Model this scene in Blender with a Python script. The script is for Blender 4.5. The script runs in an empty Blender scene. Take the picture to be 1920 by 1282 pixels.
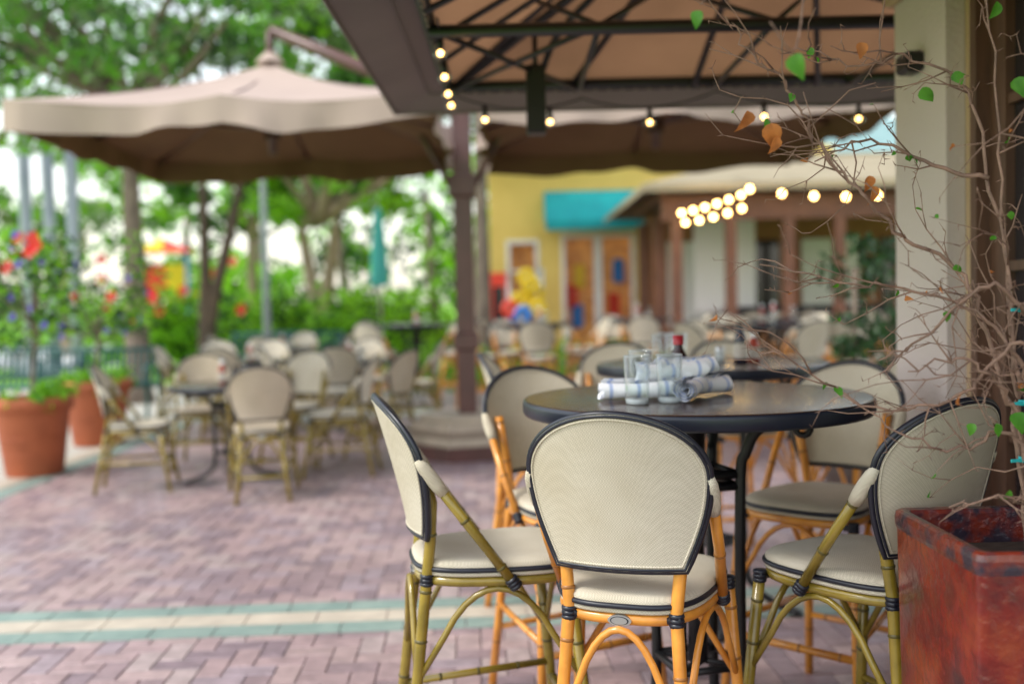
import bpy, math, random
from mathutils import Vector, Matrix
R = random.Random(7)
sc = bpy.context.scene
V = Vector

# ------------------------------------------------------------ materials
def mat(name, c1, c2=None, scale=8, rough=0.6, metal=0.0, bump=0.0, bscale=40, trans=0.0,
        coat=0.0, detail=4, stretch=None, emit=None, estr=0, spec=0.5, world=False, lo=.35, hi=.65, bdist=.01, c3=None, var=0):
    m = bpy.data.materials.new(name); m.use_nodes = True
    nt = m.node_tree; N = nt.nodes; L = nt.links
    b = N['Principled BSDF']
    b.inputs['Base Color'].default_value = (*c1, 1)
    b.inputs['Roughness'].default_value = rough
    b.inputs['Metallic'].default_value = metal
    b.inputs['Specular IOR Level'].default_value = spec
    if coat: b.inputs['Coat Weight'].default_value = coat; b.inputs['Coat Roughness'].default_value = 0.12
    if emit:
        b.inputs['Emission Color'].default_value = (*emit, 1); b.inputs['Emission Strength'].default_value = estr
    tc = N.new('ShaderNodeTexCoord'); mp = N.new('ShaderNodeMapping')
    if world:
        g = N.new('ShaderNodeNewGeometry'); L.new(g.outputs['Position'], mp.inputs[0])
    else:
        L.new(tc.outputs['Object'], mp.inputs[0])
    if stretch: mp.inputs['Scale'].default_value = stretch
    col = None
    if c2:
        n = N.new('ShaderNodeTexNoise'); n.inputs['Scale'].default_value = scale; n.inputs['Detail'].default_value = detail
        L.new(mp.outputs[0], n.inputs['Vector'])
        r = N.new('ShaderNodeValToRGB'); r.color_ramp.elements[0].position = lo; r.color_ramp.elements[1].position = hi
        r.color_ramp.elements[0].color = (*c1, 1); r.color_ramp.elements[1].color = (*c2, 1)
        if c3:
            e = r.color_ramp.elements.new((lo+hi)/2); e.color = (*c3, 1)
        L.new(n.outputs['Fac'], r.inputs[0]); col = r.outputs[0]
        if var:   # broad grime variation
            n4 = N.new('ShaderNodeTexNoise'); n4.inputs['Scale'].default_value = var; n4.inputs['Detail'].default_value = 6
            L.new(mp.outputs[0], n4.inputs['Vector'])
            r4 = N.new('ShaderNodeValToRGB'); r4.color_ramp.elements[0].position = .3; r4.color_ramp.elements[1].position = .65
            r4.color_ramp.elements[0].color = (.78, .77, .77, 1); r4.color_ramp.elements[1].color = (1.06, 1.06, 1.06, 1)
            L.new(n4.outputs['Fac'], r4.inputs[0])
            m4 = N.new('ShaderNodeMixRGB'); m4.blend_type = 'MULTIPLY'; m4.inputs[0].default_value = 1
            L.new(col, m4.inputs[1]); L.new(r4.outputs[0], m4.inputs[2]); col = m4.outputs[0]
        L.new(col, b.inputs['Base Color'])
    if bump:
        n2 = N.new('ShaderNodeTexNoise'); n2.inputs['Scale'].default_value = bscale; n2.inputs['Detail'].default_value = 5
        L.new(mp.outputs[0], n2.inputs['Vector'])
        bp = N.new('ShaderNodeBump'); bp.inputs['Strength'].default_value = bump; bp.inputs['Distance'].default_value = bdist
        L.new(n2.outputs['Fac'], bp.inputs['Height']); L.new(bp.outputs[0], b.inputs['Normal'])
    if trans:
        t = N.new('ShaderNodeBsdfTranslucent'); mx = N.new('ShaderNodeMixShader'); mx.inputs[0].default_value = trans
        if c2: L.new(col, t.inputs[0])
        else: t.inputs[0].default_value = (*c1, 1)
        out = N['Material Output']
        L.new(b.outputs[0], mx.inputs[1]); L.new(t.outputs[0], mx.inputs[2]); L.new(mx.outputs[0], out.inputs[0])
    return m

def thin_glass(name, tint=(.96, .98, .98)):
    m = bpy.data.materials.new(name); m.use_nodes = True; nt = m.node_tree; N = nt.nodes; L = nt.links
    N.remove(N['Principled BSDF']); t = N.new('ShaderNodeBsdfTransparent'); t.inputs[0].default_value = (*tint, 1)
    g = N.new('ShaderNodeBsdfGlossy'); g.inputs['Roughness'].default_value = .03
    lw = N.new('ShaderNodeLayerWeight'); lw.inputs['Blend'].default_value = .3
    mx = N.new('ShaderNodeMixShader'); ml = N.new('ShaderNodeMath'); ml.operation = 'MULTIPLY'; ml.inputs[1].default_value = .6
    L.new(lw.outputs['Facing'], ml.inputs[0]); L.new(ml.outputs[0], mx.inputs[0])
    L.new(t.outputs[0], mx.inputs[1]); L.new(g.outputs[0], mx.inputs[2]); L.new(mx.outputs[0], N['Material Output'].inputs[0])
    return m

def weave_mat(name, c1, c2, rough=.75, trans=.12):
    m = mat(name, c1, c2, scale=9, rough=rough, trans=trans)
    nt = m.node_tree; N = nt.nodes; L = nt.links; b = N['Principled BSDF']
    tc = N.new('ShaderNodeTexCoord')
    ck = N.new('ShaderNodeTexChecker'); ck.inputs['Scale'].default_value = 330
    L.new(tc.outputs['Object'], ck.inputs['Vector'])
    ck.inputs['Color1'].default_value = (1, 1, 1, 1); ck.inputs['Color2'].default_value = (.66, .64, .58, 1)
    mx = N.new('ShaderNodeMixRGB'); mx.blend_type = 'MULTIPLY'; mx.inputs[0].default_value = .8
    n3 = N.new('ShaderNodeTexNoise'); n3.inputs['Scale'].default_value = 3.5; n3.inputs['Detail'].default_value = 6
    oi = N.new('ShaderNodeObjectInfo'); ad = N.new('ShaderNodeVectorMath'); ad.operation = 'ADD'
    L.new(tc.outputs['Object'], ad.inputs[0]); L.new(oi.outputs['Location'], ad.inputs[1]); L.new(ad.outputs[0], n3.inputs['Vector'])
    r3 = N.new('ShaderNodeValToRGB'); r3.color_ramp.elements[0].position = .3; r3.color_ramp.elements[1].position = .6
    r3.color_ramp.elements[0].color = (.80, .76, .68, 1); r3.color_ramp.elements[1].color = (1, 1, 1, 1)
    L.new(n3.outputs['Fac'], r3.inputs[0])
    m3 = N.new('ShaderNodeMixRGB'); m3.blend_type = 'MULTIPLY'; m3.inputs[0].default_value = .8
    ramp = [n for n in N if n.bl_idname == 'ShaderNodeValToRGB' and n != r3][0]
    L.new(ramp.outputs[0], mx.inputs[1]); L.new(ck.outputs[0], mx.inputs[2])
    L.new(mx.outputs[0], m3.inputs[1]); L.new(r3.outputs[0], m3.inputs[2])
    L.new(m3.outputs[0], b.inputs['Base Color'])
    return m

# ------------------------------------------------------------ mesh builder
def catmull(p, n=6):
    p = [V(q) for q in p]; P = [p[0]*2-p[1]] + p + [p[-1]*2-p[-2]]; out = []
    for i in range(1, len(P)-2):
        a, b, c, d = P[i-1], P[i], P[i+1], P[i+2]
        for k in range(n):
            t = k/n
            out.append(.5*((2*b)+(c-a)*t+(2*a-5*b+4*c-d)*t*t+(-a+3*b-3*c+d)*t**3))
    out.append(p[-1]); return out

class MB:
    def __init__(s): s.v = []; s.f = []; s.m = []; s.s = []
    def add(s, vs, fs, m=0, sm=False):
        o = len(s.v); s.v += [tuple(q) for q in vs]
        for f in fs: s.f.append(tuple(i+o for i in f)); s.m.append(m); s.s.append(sm)
    def tube(s, pts, r, m=0, n=8, closed=False, cap=True):
        pts = [V(p) for p in pts]; k = len(pts)
        rs = r if isinstance(r, (list, tuple)) else [r]*k
        if len(rs) != k: rs = [rs[0]+(rs[-1]-rs[0])*i/(k-1) for i in range(k)]
        vs = []; up = None
        for i, p in enumerate(pts):
            if closed: t = pts[(i+1) % k]-pts[i-1]
            else: t = pts[min(i+1, k-1)]-pts[max(i-1, 0)]
            t = t.normalized() if t.length > 1e-9 else V((0, 0, 1))
            if up is None: up = V((0, 0, 1)) if abs(t.z) < .9 else V((1, 0, 0))
            a = (up - t*up.dot(t)).normalized(); up = a; b = t.cross(a)
            for j in range(n):
                an = 2*math.pi*j/n; vs.append(p+(a*math.cos(an)+b*math.sin(an))*rs[i])
        fs = []
        for i in range(k if closed else k-1):
            i2 = (i+1) % k
            for j in range(n):
                j2 = (j+1) % n; fs.append((i*n+j, i*n+j2, i2*n+j2, i2*n+j))
        if cap and not closed:
            fs.append(tuple(range(n-1, -1, -1))); fs.append(tuple((k-1)*n+j for j in range(n)))
        s.add(vs, fs, m, True)
    def box(s, c, d, m=0, rz=0.0, bev=0.0):
        x, y, z = d[0]/2, d[1]/2, d[2]/2; ca, sa = math.cos(rz), math.sin(rz)
        if bev:
            lv = [(-z, bev), (-z+bev, 0), (z-bev, 0), (z, bev)]
        else: lv = [(-z, 0), (z, 0)]
        vs = []
        for (zz, ins) in lv:
            for (a, b) in ((-1, -1), (1, -1), (1, 1), (-1, 1)):
                px, py = a*(x-ins), b*(y-ins)
                vs.append((c[0]+px*ca-py*sa, c[1]+px*sa+py*ca, c[2]+zz))
        fs = [(3, 2, 1, 0)]; q = len(lv)
        for i in range(q-1):
            for j in range(4):
                fs.append((i*4+j, i*4+(j+1) % 4, (i+1)*4+(j+1) % 4, (i+1)*4+j))
        fs.append(tuple((q-1)*4+j for j in range(4)))
        s.add(vs, fs, m, False)
    def lathe(s, prof, c=(0, 0, 0), n=32, m=0, sm=True):
        vs = []
        for (r, z) in prof:
            for j in range(n):
                a = 2*math.pi*j/n; vs.append((c[0]+r*math.cos(a), c[1]+r*math.sin(a), c[2]+z))
        fs = []
        for i in range(len(prof)-1):
            for j in range(n):
                fs.append((i*n+j, i*n+(j+1) % n, (i+1)*n+(j+1) % n, (i+1)*n+j))
        s.add(vs, fs, m, sm)
    def quad(s, a, b, c, d, m=0): s.add([a, b, c, d], [(0, 1, 2, 3)], m)
    def leaf(s, p, size, m, rnd=R, el=1.6):
        n = V((rnd.gauss(0, 1), rnd.gauss(0, 1), rnd.gauss(0, 1))).normalized()
        t = n.orthogonal().normalized(); t = Matrix.Rotation(rnd.random()*6.28, 3, n) @ t
        b = n.cross(t); p = V(p); z = size*el/2
        s.add([p-t*z, p+b*size*.45+n*size*.1, p+t*z, p-b*size*.45+n*size*.1], [(0, 1, 2, 3)], m)
    def clump(s, c, r, n, size, ms, rnd=R):
        for _ in range(n):
            d = V((rnd.gauss(0, 1), rnd.gauss(0, 1), rnd.gauss(0, 1))).normalized()*(rnd.random()**.45)
            s.leaf((c[0]+d.x*r[0], c[1]+d.y*r[1], c[2]+d.z*r[2]), size*rnd.uniform(.6, 1.3), rnd.choice(ms), rnd)
    def mesh(s, name, mats):
        me = bpy.data.meshes.new(name); me.from_pydata(s.v, [], s.f)
        for q in mats: me.materials.append(q)
        me.polygons.foreach_set('material_index', s.m); me.polygons.foreach_set('use_smooth', s.s)
        me.update(); return me
    def obj(s, name, mats, loc=(0, 0, 0), rz=0.0):
        return put(name, s.mesh(name, mats), loc, rz)

def put(name, me, loc=(0, 0, 0), rz=0.0, sc_=1.0):
    o = bpy.data.objects.new(name, me); sc.collection.objects.link(o)
    o.location = loc; o.rotation_euler = (0, 0, rz); o.scale = (sc_,)*3
    return o

# ------------------------------------------------------------ palette
FAB = weave_mat('cream_weave', (.73, .67, .56), (.68, .62, .51))
FAB_TAN = weave_mat('tan_weave', (.66, .56, .44), (.60, .51, .40))
PIPE = mat('black_piping', (.010, .012, .022), rough=.35)
CANE_O = mat('honey_cane', (.74, .31, .045), (.56, .21, .028), scale=14, rough=.28, coat=.3, bump=.1, bscale=60)
CANE_G = mat('olive_cane', (.30, .21, .028), (.19, .135, .016), scale=14, rough=.26, coat=.4, bump=.1, bscale=60)
NODE_O = mat('cane_node', (.30, .12, .025), rough=.4)
NODE_G = mat('olive_node', (.09, .07, .012), rough=.4)
BADGE = mat('badge_metal', (.6, .6, .6), rough=.3, metal=.9)
IRON = mat('black_iron', (.008, .008, .010), rough=.4, bump=.15, bscale=120)
TTOP = mat('table_laminate', (.034, .016, .008), (.048, .023, .012), scale=5, rough=.22, coat=.15, stretch=(1, 6, 1), bump=.05, bscale=90)
TRIM = mat('table_edge', (.007, .011, .024), rough=.35)
GLASS = thin_glass('clear_glass')
GBASE = mat('glass_base', (.72, .76, .77), rough=.1, trans=.4)
TERRA = mat('terracotta', (.46, .12, .045), (.34, .085, .032), scale=6, rough=.7, bump=.2, var=3)
SOIL = mat('soil', (.03, .018, .012), (.05, .03, .02), scale=30, rough=.95, bump=.6)
BARK = mat('bark', (.24, .185, .14), (.12, .09, .07), scale=6, rough=.9, bump=.6, bscale=20, stretch=(3, 3, .6))
BARK_D = mat('dark_bark', (.11, .07, .05), (.06, .04, .03), scale=6, rough=.9, bump=.5, bscale=20)
BARK_L = mat('pale_bark', (.40, .31, .22), (.28, .21, .15), scale=5, rough=.9, bump=.4, bscale=20)
LF1 = mat('leaf_bright', (.20, .50, .012), (.30, .60, .02), scale=2, rough=.5, trans=.5)
LF2 = mat('leaf_mid', (.08, .26, .012), (.12, .33, .018), scale=2, rough=.5, trans=.5)
LF3 = mat('leaf_dark', (.018, .065, .010), (.03, .09, .014), scale=2, rough=.55, trans=.35)
LF4 = mat('leaf_grey', (.13, .23, .07), (.18, .29, .09), scale=2, rough=.5, trans=.45)
FLOW = mat('red_flower', (.85, .02, .02), rough=.5, trans=.3)
PURP = mat('violet_flower', (.16, .10, .60), rough=.5, trans=.3)

# ------------------------------------------------------------ ground
lawn = MB(); lawn.quad((-300, -120, -.03), (300, -120, -.03), (300, 500, -.03), (-300, 500, -.03))
lawn.obj('lawn', [mat('grass', (.16, .42, .01), (.24, .52, .02), scale=1.2, rough=.9, bump=.6, bscale=30)])
bed = MB(); bed.quad((-4.0, -6, 0), (9, -6, 0), (9, 19.5, 0), (-4.0, 19.5, 0))
bed.obj('patio_bedding', [mat('mortar', (.16, .13, .13), (.21, .17, .17), scale=6, rough=.9)])
bm_cols = [(.405, .285, .29), (.33, .235, .25), (.45, .325, .32), (.275, .20, .225), (.37, .285, .315), (.45, .35, .345)]
bmats = [mat('paver_%d' % i, c, tuple(x*.74 for x in c), scale=14, rough=.36, bump=.4, bscale=70, world=True, var=.9) for i, c in enumerate(bm_cols)]
pav = MB(); w = .095; ang = math.radians(2.2); ca, sa = math.cos(ang), math.sin(ang)
def brick(x0, y0, x1, y1):
    cx, cy = (x0+x1)/2*w, (y0+y1)/2*w
    gx, gy = cx*ca-cy*sa, cx*sa+cy*ca
    if not (-3.72 < gx < 7.5 and 1.2 < gy < 17): return
    g = .0022; h = .008+R.uniform(-.001, .001); t = R.uniform(-.0009, .0009)
    vs = []
    for (ins, z) in ((g, .001), (g, h-.003), (g+.004, h)):
        for (a, b) in ((x0*w+ins, y0*w+ins), (x1*w-ins, y0*w+ins), (x1*w-ins, y1*w-ins), (x0*w+ins, y1*w-ins)):
            vs.append((a*ca-b*sa, a*sa+b*ca, z+(t if z > .004 else 0)))
    fs = [(i*4+j, i*4+(j+1) % 4, (i+1)*4+(j+1) % 4, (i+1)*4+j) for i in range(2) for j in range(4)]+[(8, 9, 10, 11)]
    pav.add(vs, fs, R.choices(range(6), (5, 4, 4, 3, 3, 2))[0])
for i in range(-60, 260):
    for j in range(-90, 60):
        ox, oy = i+4*j, i
        brick(ox, oy, ox+2, oy+1); brick(ox+2, oy-1, ox+3, oy+1)
pav.obj('herringbone_brick_paving', bmats)
TEAL_P = mat('teal_paver', (.19, .27, .24), (.26, .34, .30), scale=8, rough=.5, bump=.25, world=True, var=1.2)
CREAM_P = mat('cream_paver', (.56, .49, .39), (.46, .40, .32), scale=8, rough=.5, bump=.25, world=True, var=1.2)
band = MB()
def bandrow(yc, wid, m, x0=-3.7, x1=7, L=.26):
    x = x0
    while x < x1:
        cx, cy = x+L/2, yc
        band.box((cx*ca-cy*sa, cx*sa+cy*ca, .008+R.uniform(-.0006, .0006)), (L-.004, wid-.004, .010), m, rz=ang, bev=.002); x += L
bandrow(4.40, .13, 0); bandrow(4.255, .15, 1, L=.3); bandrow(4.11, .13, 0)
bandrow(12.3, .2, 0); bandrow(12.05, .25, 1); bandrow(11.8, .2, 0)
y = 5.2
while y < 17:
    band.box((-3.78, y, .008), (.17, .25, .012), 0, bev=.002); band.box((-3.98, y, .008), (.19, .25, .012), 1, bev=.002); y += .254
band.obj('inlaid_paving_band', [TEAL_P, CREAM_P])
pth = MB(); pth.box((-7.6, 11, -.005), (7.0, 13, .02), 0)
pth.obj('concrete_path', [mat('pale_concrete', (.50, .48, .43), (.42, .40, .35), scale=2, rough=.8)])
pz = MB(); pz.quad((-2.5, 19.5, .004), (30, 19.5, .004), (30, 40, .004), (-2.5, 40, .004))
pz.obj('plaza_paving', [mat('plaza_stone', (.45, .39, .33), (.37, .31, .27), scale=2, rough=.8)])
rd = MB(); rd.quad((-60, 24, -.018), (-9.5, 24, -.018), (-9.5, 38, -.018), (-60, 38, -.018))
rd.obj('road', [mat('pale_concrete_road', (.66, .66, .68), (.58, .58, .60), scale=2, rough=.8)])

# ------------------------------------------------------------ chairs
def build_chair(seat, cane, node, fabric, name):
    b = MB()
    def bamboo(p, r, step=.13, n=10, m=2):
        b.tube(p, r, m, n)
        P = [V(q) for q in p]; acc = R.uniform(0, step)
        for i in range(len(P)-1):
            L = (P[i+1]-P[i]).length
            if L < 1e-6: continue
            d = (P[i+1]-P[i])/L
            while acc < L:
                q = P[i]+d*acc; b.tube([q-d*.004, q-d*.0015, q+d*.0015, q+d*.004], [r*1.01, r*1.13, r*1.13, r*1.01], 3, n, cap=False); acc += step*R.uniform(.8, 1.25)
            acc -= L
    z0 = seat-.035
    def outl(k, ins=0.0, n=48):
        t = 2*math.pi*k/n; c, s_ = math.cos(t), math.sin(t); e = 2/3.4
        yy = (.205-ins)*math.copysign(abs(s_)**e, s_)
        xx = (.205-ins)*math.copysign(abs(c)**e, c)*(.86+.14*(yy/.205) if yy < 0 else .86+.10*(yy/.205))
        return xx, yy
    n = 48; vs = []
    lv = [(.0, seat-.026), (-.004, seat-.018), (-.004, seat-.006), (.004, seat+.002), (.03, seat+.007), (.09, seat+.006), (.2045, seat+.004)]
    for ins, z in lv:
        for k in range(n):
            x, y = outl(k, ins); vs.append((x, y, z))
    fs = [(i*n+k, i*n+(k+1) % n, (i+1)*n+(k+1) % n, (i+1)*n+k) for i in range(len(lv)-1) for k in range(n)]
    fs.append(tuple(range(n-1, -1, -1)))
    b.add(vs, fs, 0, True)
    b.tube([(*outl(k, -.005), seat-.019) for k in range(n)], .0065, 1, 6, closed=True)
    b.tube([(*outl(k, .0), seat-.030) for k in range(n)], .0065, 0, 6, closed=True)
    b.tube([(*outl(k, .008), z0-.014) for k in range(n)], .0135, 2, 8, closed=True)
    rl = [(.118, -.185), (.185, .16)]
    feet = [(.165, -.27), (.225, .225)]
    def legpt(i, sx, z):
        t = z/z0; a = rl[i]; f = feet[i]
        return V((sx*(f[0]+(a[0]-f[0])*t), f[1]+(a[1]-f[1])*t, z))
    for sx in (-1, 1):
        p = [legpt(0, sx, 0), legpt(0, sx, z0*.5), legpt(0, sx, z0), V((sx*.126, -.176, seat+.05)), V((sx*.142, -.172, seat+.15)), V((sx*.15, -.195, seat+.25))]
        bamboo(p, .0145)
        bamboo([legpt(1, sx, 0), legpt(1, sx, z0*.5), legpt(1, sx, z0-.01)], .0145)
        top = V((sx*.196, -.180, seat+.225)); bot = V((sx*.190, .02, z0-.015))
        bamboo([top, top.lerp(bot, .5)+V((sx*.004, 0, 0)), bot], .0125)
        d = (bot-top).normalized()
        b.tube([top-d*.05, top-d*.03, top+d*.0, top+d*.03, top+d*.055], [.009, .015, .0175, .017, .0148], 0, 10)
        for q, dd in ((legpt(0, sx, z0-.012), V((0, 0, 1))), (bot, d), (legpt(1, sx, z0-.02), V((0, 0, 1)))):
            for k in range(3):
                c = q+dd*(-.010+.010*k); b.tube([c-dd*.005, c, c+dd*.005], [.0158, .0178, .0158], 1, 10)
            b.tube([q+V((-.03*sx, .004, -.004)), q+V((.012*sx, -.006, .004))], [.009, .011], 1, 8)
    hz = [(.22, .30), (.30, .22)] if seat > .6 else [(.16, .2), (.2, .16)]
    for sx in (-1, 1):
        bamboo([legpt(0, sx, hz[0][1]), legpt(1, sx, hz[0][1])], .0105)
    bamboo([legpt(0, -1, hz[0][0]), legpt(0, 1, hz[0][0])], .0105)
    bamboo([legpt(1, -1, hz[0][0]+.04), legpt(1, 1, hz[0][0]+.04)], .0125)
    def arch(A, B, lo, ri=.0085):
        a0, b0 = A(lo), B(lo)
        pts = []
        for t in [i/12 for i in range(13)]:
            q = a0.lerp(b0, .10+.80*t if 0 < t < 1 else t)
            h = math.sin(math.pi*t)**.55
            q.z = lo+(z0-.032-lo)*h
            pts.append(q)
        b.tube(pts, ri, 2, 8)
    lo = z0-.26 if seat > .6 else z0-.17
    arch(lambda z: legpt(0, -1, z), lambda z: legpt(0, 1, z), lo)
    arch(lambda z: legpt(1, -1, z), lambda z: legpt(1, 1, z), lo)
    for sx in (-1, 1):
        arch(lambda z: legpt(0, sx, z), lambda z: legpt(1, sx, z), lo)
    prof = []
    for i in range(10): prof.append(.6*i/10)
    for i in range(15): prof.append(.6+.4*math.sin(i/14*math.pi/2))
    def pw(v):
        return .142+.056*math.sin(v/.6*math.pi/2) if v < .6 else .198*math.sqrt(max(0, 1-((v-.6)/.4)**2))
    def surf(x, v, o):
        return V((x, -.212-.085*v**1.2+.055*(abs(x)/.2)**2+o, seat+.060+.345*v))
    nu = 14; nv = len(prof)
    for o, fl in ((-.008, 0), (.008, 1)):
        vs = [surf(-pw(v)+2*pw(v)*k/nu, v, o) for v in prof for k in range(nu+1)]
        fs = []
        for i in range(nv-1):
            for k in range(nu):
                q = (i*(nu+1)+k, i*(nu+1)+k+1, (i+1)*(nu+1)+k+1, (i+1)*(nu+1)+k)
                fs.append(q if not fl else q[::-1])
        b.add(vs, fs, 0, True)
    def loop(ins, o):
        f = 1-ins/.2; vc = .5
        a = [surf(-pw(v)*f, vc+(v-vc)*(1-ins/.17), o) for v in prof]+[surf(pw(v)*f, vc+(v-vc)*(1-ins/.17), o) for v in reversed(prof[:-1])]
        vb = vc-vc*(1-ins/.17)
        return a+[surf((pw(0)-2*pw(0)*k/8)*f, vb, o) for k in range(1, 8)]
    b.tube(loop(0, 0), .0075, 1, 8, closed=True)
    for o in (-.0095, .0095):
        b.tube(loop(.004, o*.75), .0040, 1, 6, closed=True)
        b.tube(loop(.0110, o*.86), .0026, 0, 5, closed=True)
    bz = z0-.014; N_ = 20
    for (rr, yy, mm) in ((1.0, -.2135, 4), (.78, -.2150, 1), (.68, -.2160, 4)):
        b.add([(.026*rr*math.cos(2*math.pi*k/N_), yy, bz+.012*rr*math.sin(2*math.pi*k/N_)) for k in range(N_)]+
              [(.026*rr*math.cos(2*math.pi*k/N_), -.19, bz+.012*rr*math.sin(2*math.pi*k/N_)) for k in range(N_)],
              [tuple(range(N_))]+[(k, (k+1) % N_, N_+(k+1) % N_, N_+k) for k in range(N_)], mm)
    return b.mesh(name, [fabric, PIPE, cane, node, BADGE])
CH_O = build_chair(.70, CANE_O, NODE_O, FAB, 'bar_chair_honey')
CH_G = build_chair(.70, CANE_G, NODE_G, FAB, 'bar_chair_olive')
DC = build_chair(.46, CANE_G, NODE_G, FAB, 'dining_chair_olive')
DCT = build_chair(.46, CANE_G, NODE_G, FAB_TAN, 'dining_chair_tan')
rad = math.radians
for (x, y, a, me) in [(.286, 2.31, -19, CH_O), (-.065, 2.60, -79, CH_G), (.845, 2.40, 29, CH_G), (.17, 3.24, 206, CH_O), (.97, 3.17, 138, CH_O),
                      (.15, 4.45, -95, CH_O), (1.56, 4.35, 100, CH_O), (.50, 4.95, 168, CH_O), (1.15, 5.0, 190, CH_O)]:
    put('bar_chair', me, (x, y, .008), rad(a))
# ------------------------------------------------------------ tables
def build_table(h, r, name, top=TTOP):
    b = MB(); t = .042
    b.lathe([(0.0001, h), (r-.012, h), (r-.004, h-.001), (r-.003, h-.002)], n=72, m=0)
    b.lathe([(r-.004, h-.0015), (r, h-.005), (r+.001, h-.012), (r+.001, h-t+.008), (r-.004, h-t), (r-.03, h-t), (.0001, h-t)], n=72, m=1)
    for i in range(4):
        a = math.pi/4+i*math.pi/2+.25; c, s_ = math.cos(a), math.sin(a)
        P = [(.30, h-t-.012), (.24, h-t-.016), (.175, h-t-.05), (.145, h-t-.11), (.13, h*.80), (.125, h*.5), (.13, h*.2), (.17, h*.11), (.25, h*.05), (.33, .02)]
        b.tube(catmull([(p*c, p*s_, z) for p, z in P], 5), [.0155]*(len(P)*5-4), 2, 8)
        cur = [(.30+.02*math.cos(q), h-t-.035+.02*math.sin(q)) for q in [math.pi/2-i_*.6 for i_ in range(9)]]
        b.tube([(p*c, p*s_, z) for p, z in cur], .009, 2, 6)
        b.lathe([(.0001, .03), (.028, .025), (.03, .008), (.0001, 0)], (.33*c, .33*s_, .0), 12, 2)
    for z in (h*.80, h*.77, h*.30):
        pts = [(.128*math.cos(math.pi/4+.25+i*math.pi/2), .128*math.sin(math.pi/4+.25+i*math.pi/2), z) for i in range(4)]
        for i in range(4): b.tube([pts[i], pts[(i+1) % 4]], .011, 2, 6)
        b.tube([pts[0], pts[2]], .009, 2, 6); b.tube([pts[1], pts[3]], .009, 2, 6)
    b.lathe([(.0001, h-t-.001), (.10, h-t-.003), (.10, h-t-.012), (.03, h-t-.02), (.022, h*.6), (.03, h*.3), (.0001, h*.28)], n=16, m=2)
    return b.mesh(name, [top, TRIM, IRON])
TB = build_table(1.065, .478, 'bar_table')
put('bar_table', TB, (.505, 2.77, .008)); put('bar_table', TB, (.83, 4.15, .008), .4)
DT = build_table(.75, .45, 'dining_table')

# ------------------------------------------------------------ table things
def tumbler(x, y, z, h=.125, r=.035):
    b = MB(); b.lathe([(r*.80, .001), (r*.86, .004), (r*.9, .016), (r, h), (r-.001, h+.001), (r-.0024, h), (r*.9-.003, .018)], n=32)
    b.lathe([(.0001, 0), (r*.78, .0005), (r*.84, .003), (r*.86, .014), (.0001, .012)], n=24, m=1)
    b.tube([((r-.001)*math.cos(k*.19635), (r-.001)*math.sin(k*.19635), h) for k in range(32)], .0012, 1, 5, closed=True)
    b.obj('glass_tumbler', [GLASS, GBASE], (x, y, z))
TZ = 1.0735
for x, y in ((.322, 2.58), (.410, 2.60), (.366, 2.84)): tumbler(x, y, TZ)
for x, y in ((.60, 4.02), (.68, 4.06), (.64, 4.14)): tumbler(x, y, TZ)
NAP = mat('napkin_cloth', (.92, .93, .96), rough=.9, bump=.12, bscale=90, trans=.05)
nt = NAP.node_tree; N = nt.nodes; L = nt.links
tc = N.new('ShaderNodeTexCoord'); wv = N.new('ShaderNodeTexWave'); wv.inputs['Scale'].default_value = 4.2; wv.bands_direction = 'X'
L.new(tc.outputs['Object'], wv.inputs['Vector']); rp = N.new('ShaderNodeValToRGB')
rp.color_ramp.elements[0].position = .0; rp.color_ramp.elements[0].color = (.42, .52, .80, 1)
rp.color_ramp.elements[1].position = .08; rp.color_ramp.elements[1].color = (.92, .93, .97, 1)
L.new(wv.outputs['Fac'], rp.inputs[0]); L.new(rp.outputs[0], N['Principled BSDF'].inputs['Base Color'])
def napkin_roll(x, y, z, rz, L_=.20, r=.024):
    b = MB(); rr = random.Random(int(x*1000)); ph = rr.random()*6
    nL, nA = 16, 40; turns = 3.2; vs = []
    for i in range(nL+1):
        t = i/nL
        for k in range(nA*3+1):
            a = 2*math.pi*turns*k/(nA*3); q = (.25+.75*k/(nA*3))*r*(1+.07*math.sin(5*t+a+ph)+.03*math.sin(11*t+3*a))
            if k > nA*3-10: q += .003
            q *= (1-.12*math.sin(math.pi*t*1.2))
            vs.append(((t-.5)*L_+.008*math.sin(a*2+ph), q*math.cos(a), r+q*math.sin(a)*.9))
    n = nA*3+1
    b.add(vs, [(i*n+k, i*n+k+1, (i+1)*n+k+1, (i+1)*n+k) for i in range(nL) for k in range(n-1)], 0, True)
    b.obj('rolled_napkin', [NAP], (x, y, z), rz)
napkin_roll(.335, 2.665, TZ, rad(4), r=.029); napkin_roll(.482, 2.655, TZ, rad(66), L_=.19, r=.033); napkin_roll(.43, 2.70, TZ+.048, rad(14), L_=.19, r=.029)
napkin_roll(.345, 2.745, TZ, rad(-12), r=.028); napkin_roll(.53, 2.74, TZ, rad(44), r=.030); napkin_roll(.478, 2.74, TZ+.058, rad(28), L_=.19, r=.028)
def bottle(x, y, z, col, cap, h=.17, r=.026):
    b = MB(); b.lathe([(.0001, 0), (r, 0), (r, h*.55), (r*.9, h*.65), (r*.45, h*.78), (r*.42, h*.86)], n=20, m=0)
    b.lathe([(r*.55, h*.84), (r*.58, h), (.0001, h)], n=16, m=1)
    b.lathe([(r+.0006, h*.12), (r+.0006, h*.48)], n=20, m=2)
    b.obj('condiment_bottle', [mat('sauce', col, rough=.15), mat('cap', cap, rough=.4), mat('label', (.5, .45, .4), rough=.6)], (x, y, z))
bottle(.478, 2.86, TZ, (.03, .008, .008), (.35, .01, .02), h=.165, r=.028)
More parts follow.
